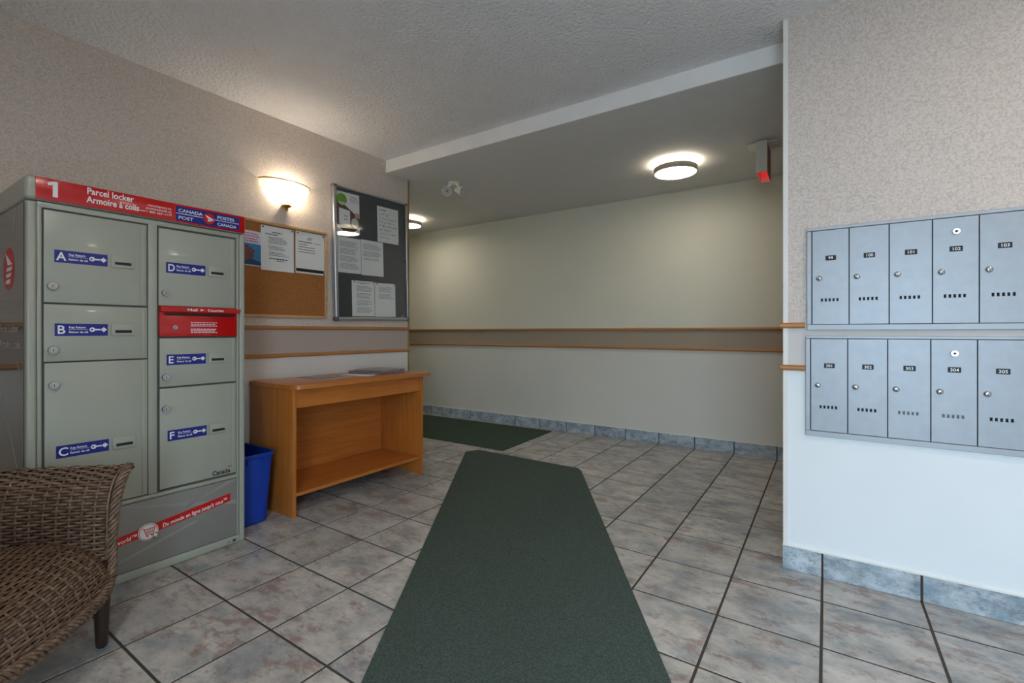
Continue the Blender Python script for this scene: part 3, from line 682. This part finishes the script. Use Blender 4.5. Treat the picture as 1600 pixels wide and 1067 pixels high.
loft([(rrect(.176, .110, .035), .384), (rrect(.186, .116, .036), .388), (rrect(.187, .117, .036), .402), (rrect(.182, .113, .035), .406), (rrect(.172, .105, .033), .404)], cap0=False).build('rim', 'bin_blue', bn, 40)
for y in (-.045, .045): MB().box(.172, .182, y - .008, y + .008, .350, .386, .002, 1).build('rim_rib', 'bin_blue', bn)

# ------------------------------------------------------------------ floor mats
tag(MB().slab([(-2.742, 3.330), (-1.209, .961), (.06, -1.0), (1.12, -1.0), (-.40, 1.490), (-1.597, 3.366), (-1.652, 3.428), (-2.678, 3.452)], .0005, .009, 0, .003).build('carpet_runner', 'runner_carpet', smooth=40), 'long dark green carpet runner slanting across the tiled floor to the entrance', 'mat')
tag(MB().slab([(-4.75, 3.555), (-2.485, 3.563), (-2.525, 4.560), (-4.75, 4.530)], .0005, .008, 0, .003).build('floor_mat', 'hall_carpet', smooth=40), 'dark green mat lying in the hallway behind the table', 'mat')

# ------------------------------------------------------------------ ceiling lamps
def ceiling_lamp(label, x, y, zc=ZH, mat='diffuser'):
    o = thing('ceiling_lamp', label, 'ceiling lamp', (x, y, zc - .001), 0, 'round ceiling lamps')
    MB().lathe([(.0001, 0), (.124, 0), (.124, -.043), (.0001, -.043)], n=48).build('base', 'lamp_base', o, 40)
    MB().lathe([(.125, -.042), (.150, -.042), (.157, -.045), (.157, -.078), (.10, -.080), (.0001, -.081)], n=48).build('diffuser', mat, o, 40)
    MB().lathe([(.158, -.040), (.167, -.040), (.167, -.082), (.158, -.082), (.158, -.040)], n=64).build('metal_ring', 'nickel', o, 40)
ceiling_lamp('round lit ceiling lamp with nickel ring over the bare back wall', -1.003, 3.850)
ceiling_lamp('round lit ceiling lamp peeking out from behind the left wall corner', -4.165, 3.97)
ceiling_lamp('round lit lobby ceiling lamp near the mailbox wall, out of frame', 1.15, 1.45, ZC, 'lobby_diffuser')
ceiling_lamp('round lit lobby ceiling lamp above the camera, out of frame', -.9, .05, ZC, 'lobby_diffuser')

# ------------------------------------------------------------------ exit sign (seen end-on) and twin emergency light
ex = thing('exit_sign', 'ceiling hung exit sign seen end-on with a red glow underneath', 'exit sign', (-.375, 3.70, ZH - .001))
MB().box(-.10, .10, .05, .20, -.014, 0, .003, 2).build('canopy', 'sign_housing', ex, 40)
m = MB(); hw, hh0, hh1 = .034, -.232, -.014
m.box(-hw, hw, 0, .006, hh0, hh1, .001, 1); m.box(-hw, hw, .274, .28, hh0, hh1, .001, 1); m.box(-hw, hw, .006, .274, hh1 - .006, hh1)
m.box(-hw, -hw + .003, .006, .274, hh0, hh1 - .006); m.box(hw - .003, hw, .006, .040, hh0, hh1 - .006); m.box(hw - .003, hw, .240, .274, hh0, hh1 - .006)
m.build('housing', 'sign_housing', ex)
MB().box(hw - .004, hw - .002, .040, .240, hh0, hh1 - .006).build('sign_face', 'exit_panel', ex)
MB().box(-hw + .014, hw - .016, .03, .25, hh0 + .095, hh0 + .099).build('light_strip', 'exit_red', ex)
em = thing('emergency_light', 'small twin head emergency light on the hallway ceiling', 'emergency light', (-2.800, 3.235, ZH - .001))
MB().lathe([(.0001, 0), (.050, 0), (.050, -.008), (.042, -.014), (.0001, -.014)], n=28).build('base', 'plastic_cream', em, 40)
for i, (dx, dy, ang, tilt) in enumerate(((-.052, -.030, math.radians(-55), .35), (.045, .018, math.radians(15), .30))):
    m = MB().tube([(dx * .45, dy * .45, -.012), (dx * .8, dy * .8, -.032), (dx, dy, -.052)], .009, 8)
    arm = m.build('arm', 'plastic_cream', em, 60)
    d = Vector((math.cos(ang) * math.cos(tilt), math.sin(ang) * math.cos(tilt), -math.sin(tilt))); c = Vector((dx, dy, -.075))
    q = d.to_track_quat('Z', 'Y').to_matrix()
    def orient(m):
        m.v = [tuple(q @ Vector(p) + c) for p in m.v]; return m
    hd = orient(MB().lathe([(.0001, -.038), (.018, -.036), (.024, -.020), (.040, .020), (.042, .034), (.037, .034), (.030, .012), (.0001, -.006)], n=24)).build('lamp_head', 'plastic_cream', em, 40)
    orient(MB().lathe([(.0001, .030), (.037, .029)], n=24)).build('lens', 'lens_glass', hd, 40)
    orient(MB().lathe([(.0001, .018), (.009, .012), (.009, -.004)], n=12)).build('bulb', 'chrome', hd, 40)

# ------------------------------------------------------------------ mailboxes on the right wall
def bank(label, z0, z1, dz0, dz1, x0, numbers, plate_z, lock_z, slot_z, master_z, tilt_plate=0.):
    b = thing('mailbox_bank', label, 'mailbox', (x0, YM, z0), 0, 'mailbox banks on the right wall')
    pitch, first = .1366, .0195; Wd = first * 2 + 5 * pitch - .004; H = z1 - z0; a_, c_ = dz0 - z0, dz1 - z0
    MB().box(first - .002, Wd - first + .002, -.006, -.0005, a_ - .002, c_ + .002).build('recess', 'mailbox_dark', b)
    for q in ((0, Wd, 0, a_ - .001), (0, Wd, c_ + .001, H), (0, first - .002, a_, c_), (Wd - first + .002, Wd, a_, c_)):
        MB().box(q[0], q[1], -.016, -.0005, q[2], q[3], .0015, 1).build('frame_bar', 'mailbox_frame', b)
    for i, num in enumerate(numbers):
        dx = first + i * pitch
        hz = slot_z - z0; hs_ = [(dx + .0335 + q * .0143, dx + .0335 + q * .0143 + .0078) for q in range(5)]
        m = MB(); xa, xb, ya, yb = dx + .0018, dx + pitch - .0022, -.0135, -.0085
        # door skin with five real cut-out windows
        xs = [xa] + [e for h_ in hs_ for e in h_] + [xb]; zz = [a_ + .0015, hz - .007, hz + .007, c_ - .0015]
        m.box(xa, xb, ya, yb, zz[0], zz[1]); m.box(xa, xb, ya, yb, zz[2], zz[3])
        for q in range(0, len(xs), 2): m.box(xs[q], xs[q + 1], ya, yb, zz[1], zz[2])
        d = m.build('door', 'mailbox_metal', b); d['label'] = 'metal mailbox door numbered ' + num
        pz = plate_z - z0; px = dx + .070
        MB().box(px - .0195, px + .0195, ya - .0016, ya, pz - .0105, pz + .0105, .0006, 1).build('number_plate', 'black_print', d)
        text('number', num, .017, 'white_print', d, px, ya - .0017, pz - .0060, 'CENTER', bold=.00025, spacing=1.05)
        lz = lock_z - z0
        m = MB(); m.lathe([(.0001, .0085), (.0075, .0085), (.0095, .007), (.0115, .003), (.0118, 0)], (dx + .027, ya, lz), 'y', 20, 0)
        m.box(dx + .0255, dx + .0285, ya - .0092, ya - .007, lz - .0065, lz + .001, mi=1); m.build('lock', ['chrome', 'keyway'], d, 40)
        if i == 3:
            mz = master_z - z0; m = MB(); m.lathe([(.0001, .003), (.0042, .003), (.005, .009), (.0115, .009), (.0125, .006), (.0128, 0)], (px, ya, mz), 'y', 22, 0)
            m.lathe([(.0001, .0034), (.004, .0034)], (px, ya, mz), 'y', 12, 1); m.build('master_lock', ['chrome', 'keyway'], d, 40)
        if num in ('303', '304'):
            MB().box(hs_[0][0], hs_[-1][1], -.0082, -.0070, hz - .007, hz + .007).build('name_card', 'grey_print', d)
bank('upper wall bank of five metal mailboxes numbered 99 to 103', 1.110, 1.570, 1.135, 1.555, -.0725, ['99', '100', '101', '102', '103'], 1.430, 1.341, 1.244, 1.498)
bank('lower wall bank of five metal mailboxes numbered 301 to 305', .633, 1.084, .657, 1.071, -.0775, ['301', '302', '303', '304', '305'], .951, .862, .766, 1.016)

# ------------------------------------------------------------------ wicker armchair
def cat(pts, t):
    n = len(pts) - 1; x = min(max(t, 0), .999999) * n; i = int(x); f = x - i
    p = [Vector(pts[max(0, min(n, i + o_))]) for o_ in (-1, 0, 1, 2)]
    return .5 * ((2 * p[1]) + (-p[0] + p[2]) * f + (2 * p[0] - 5 * p[1] + 4 * p[2] - p[3]) * f * f + (-p[0] + 3 * p[1] - 3 * p[2] + p[3]) * f ** 3)
def resample(pts, n=60):
    d = [cat(pts, i / 400) for i in range(401)]; L_ = [0]
    for a_, b_ in zip(d, d[1:]): L_.append(L_[-1] + (b_ - a_).length)
    out, j = [], 0
    for i in range(n + 1):
        t_ = L_[-1] * i / n
        while j < 399 and L_[j + 1] < t_: j += 1
        f = (t_ - L_[j]) / max(1e-9, L_[j + 1] - L_[j]); out.append(d[j].lerp(d[j + 1], f))
    return out, L_[-1]
def weave(name, surf, lu, lv, parent, stake=.040, row=.0105, amp=.0046, flip=1):
    rows, stakes = int(lv / row), int(lu / stake); m = MB(); e = 1e-3
    def fr_(u, v):
        p = surf(u, v); du = (surf(min(1, u + e), v) - surf(max(0, u - e), v)).normalized(); dv = (surf(u, min(1, v + e)) - surf(u, max(0, v - e))).normalized()
        return p, du.cross(dv).normalized() * flip, dv
    per = 6
    for k_ in range(rows):
        v = (k_ + .5) / rows; jitter = random.uniform(-.0008, .0008); vs = []; N = stakes * per
        for i in range(N + 1):
            u = i / N; p, nn, dv = fr_(u, v); off = amp * math.cos(math.pi * (u * stakes) + math.pi * k_) + jitter
            hw_ = row * (.44 + .05 * math.cos(math.pi * (u * stakes) + math.pi * k_)); c = p + nn * off
            vs += [c + dv * hw_, c + nn * .0026 + dv * hw_ * .45, c + nn * .0026 - dv * hw_ * .45, c - dv * hw_, c - nn * .0018]
        m.raw(vs, [(i * 5 + q, i * 5 + (q + 1) % 5, (i + 1) * 5 + (q + 1) % 5, (i + 1) * 5 + q) for i in range(N) for q in range(5)])
    for s_ in range(stakes + 1):
        vs = []; nv = max(8, rows // 2)
        for i in range(nv + 1):
            p, nn, dv = fr_(s_ / stakes, i / nv); du = dv.cross(nn); vs += [p + du * .0045 - nn * .001, p + nn * .0022, p - du * .0045 - nn * .001]
        m.raw(vs, [(i * 3 + q, i * 3 + (q + 1) % 3, (i + 1) * 3 + (q + 1) % 3, (i + 1) * 3 + q) for i in range(nv) for q in range(3)])
    o = m.build(name, 'wicker', parent, 50); o['kind'] = 'stuff'
    g = MB(); a_, b_ = 14, 24; vs = []
    for j in range(b_ + 1):
        for i in range(a_ + 1):
            p, nn, dv = fr_(i / a_, j / b_); vs.append(p - nn * .006)
    g.raw(vs, [(j * (a_ + 1) + i, j * (a_ + 1) + i + 1, (j + 1) * (a_ + 1) + i + 1, (j + 1) * (a_ + 1) + i) for j in range(b_) for i in range(a_)])
    g.build('lining', 'wicker_dark', o, 179)
    return o
ch = thing('wicker_armchair', 'brown woven wicker armchair with flared arms in the left foreground', 'chair', (-2.099, .209, 0), math.radians(135))
arm_prof, arm_len = resample([(.262, 0, .24), (.258, 0, .42), (.264, 0, .495), (.283, 0, .550), (.315, 0, .588), (.348, 0, .604), (.366, 0, .600), (.366, 0, .584), (.338, 0, .565), (.306, 0, .520), (.290, 0, .44), (.286, 0, .20)], 80)
def arm_surf(sg):
    def f(u, v):
        x = v * 80; i = min(79, int(x)); p = arm_prof[i].lerp(arm_prof[i + 1], x - i); y = -.260 + u * .52
        bow = .012 * math.sin(math.pi * u); return Vector((sg * (p.x + bow), y + .018 * (p.z > .5) * 0, p.z))
    return f
weave('arm', arm_surf(1), .53, arm_len, ch, flip=-1); weave('arm', arm_surf(-1), .53, arm_len, ch, flip=1)
seat_prof, seat_len = resample([(0, .25, .352), (0, .12, .376), (0, 0, .384), (0, -.12, .376), (0, -.20, .352), (0, -.250, .312), (0, -.274, .262), (0, -.280, .215)], 80)
def seat_surf(u, v):
    x = v * 80; i = min(79, int(x)); p = seat_prof[i].lerp(seat_prof[i + 1], x - i); e_ = (2 * u - 1)
    return Vector((.262 * e_, p.y - .020 * (1 - e_ * e_) * (v > .0) * min(1, v * 1.2), p.z - .022 * e_ ** 4 * (1 - v * .6)))
weave('seat', seat_surf, .524, seat_len, ch, stake=.046, row=.0100, amp=.0034, flip=-1)
def back_surf(u, v):
    e_ = 2 * u - 1; z = .25 + v * .55; return Vector((.285 * e_, .262 + .10 * v * v - .035 * e_ * e_, z))
weave('backrest', back_surf, .57, .56, ch, flip=1)
def braid(path, parent, R_=.0125, r=.0056, strands=5, turns=22):
    pts, L_ = resample(path, 240); m = MB()
    for s_ in range(strands):
        pp = []; up = Vector((0, 1, 0))
        for i, p in enumerate(pts):
            t_ = (pts[min(i + 1, 240)] - pts[max(i - 1, 0)]).normalized(); a_ = (up - t_ * up.dot(t_)).normalized(); b_ = t_.cross(a_); up = a_
            ph = 2 * math.pi * (s_ / strands) + 2 * math.pi * turns * i / 240 * L_ / 2.; pp.append(p + a_ * math.cos(ph) * R_ + b_ * math.sin(ph) * R_ * .9)
        m.tube(pp, r, 6)
    o = m.build('braided_edge', 'wicker', parent, 60); o['kind'] = 'stuff'; return o
half = [(.372, -.272, .598), (.345, -.274, .590), (.305, -.274, .545), (.280, -.272, .47), (.270, -.270, .38), (.268, -.270, .30), (.254, -.276, .245), (.205, -.290, .222), (.11, -.300, .214), (0, -.304, .212)]
braid(half + [(-x, y, z) for x, y, z in half[-2::-1]], ch)
braid([(p[0], p[1], p[2] - .016) for p in half[6:]] + [(-x, y, z - .016) for x, y, z in half[-2:5:-1]], ch, .009, .005)
for sx, sy in ((1, -1), (-1, -1), (1, 1), (-1, 1)):
    x, y = .255 * sx, .248 * sy
    MB().tube([(x * .98, y * .98, .30), (x, y, .20), (x * 1.0, y * 1.0, .03), (x * 1.0, y * 1.0, .006), (x, y, .0005)], [.026, .0255, .0185, .0165, .012], 16).build('leg', 'dark_leg', ch, 50)
print('tiles in view', n_tiles)

o = MB().lathe([(.0001, .006), (.006, .005), (.008, .002), (.008, 0)], (0, 0, 0), 'y', 14).build('wall_anchor', 'lamp_base', smooth=40)
o.location = (XL + .0005, 2.672, 2.512); o.rotation_euler = (0, 0, RZ); tag(o, 'tiny white anchor in the left wall just before the ceiling step', 'wall anchor')
for o in bpy.data.objects:
    if o.name.split('.')[0] in ('print', 'handwriting', 'fine_print', 'lettering', 'number', 'wordmark'): o['kind'] = 'stuff'
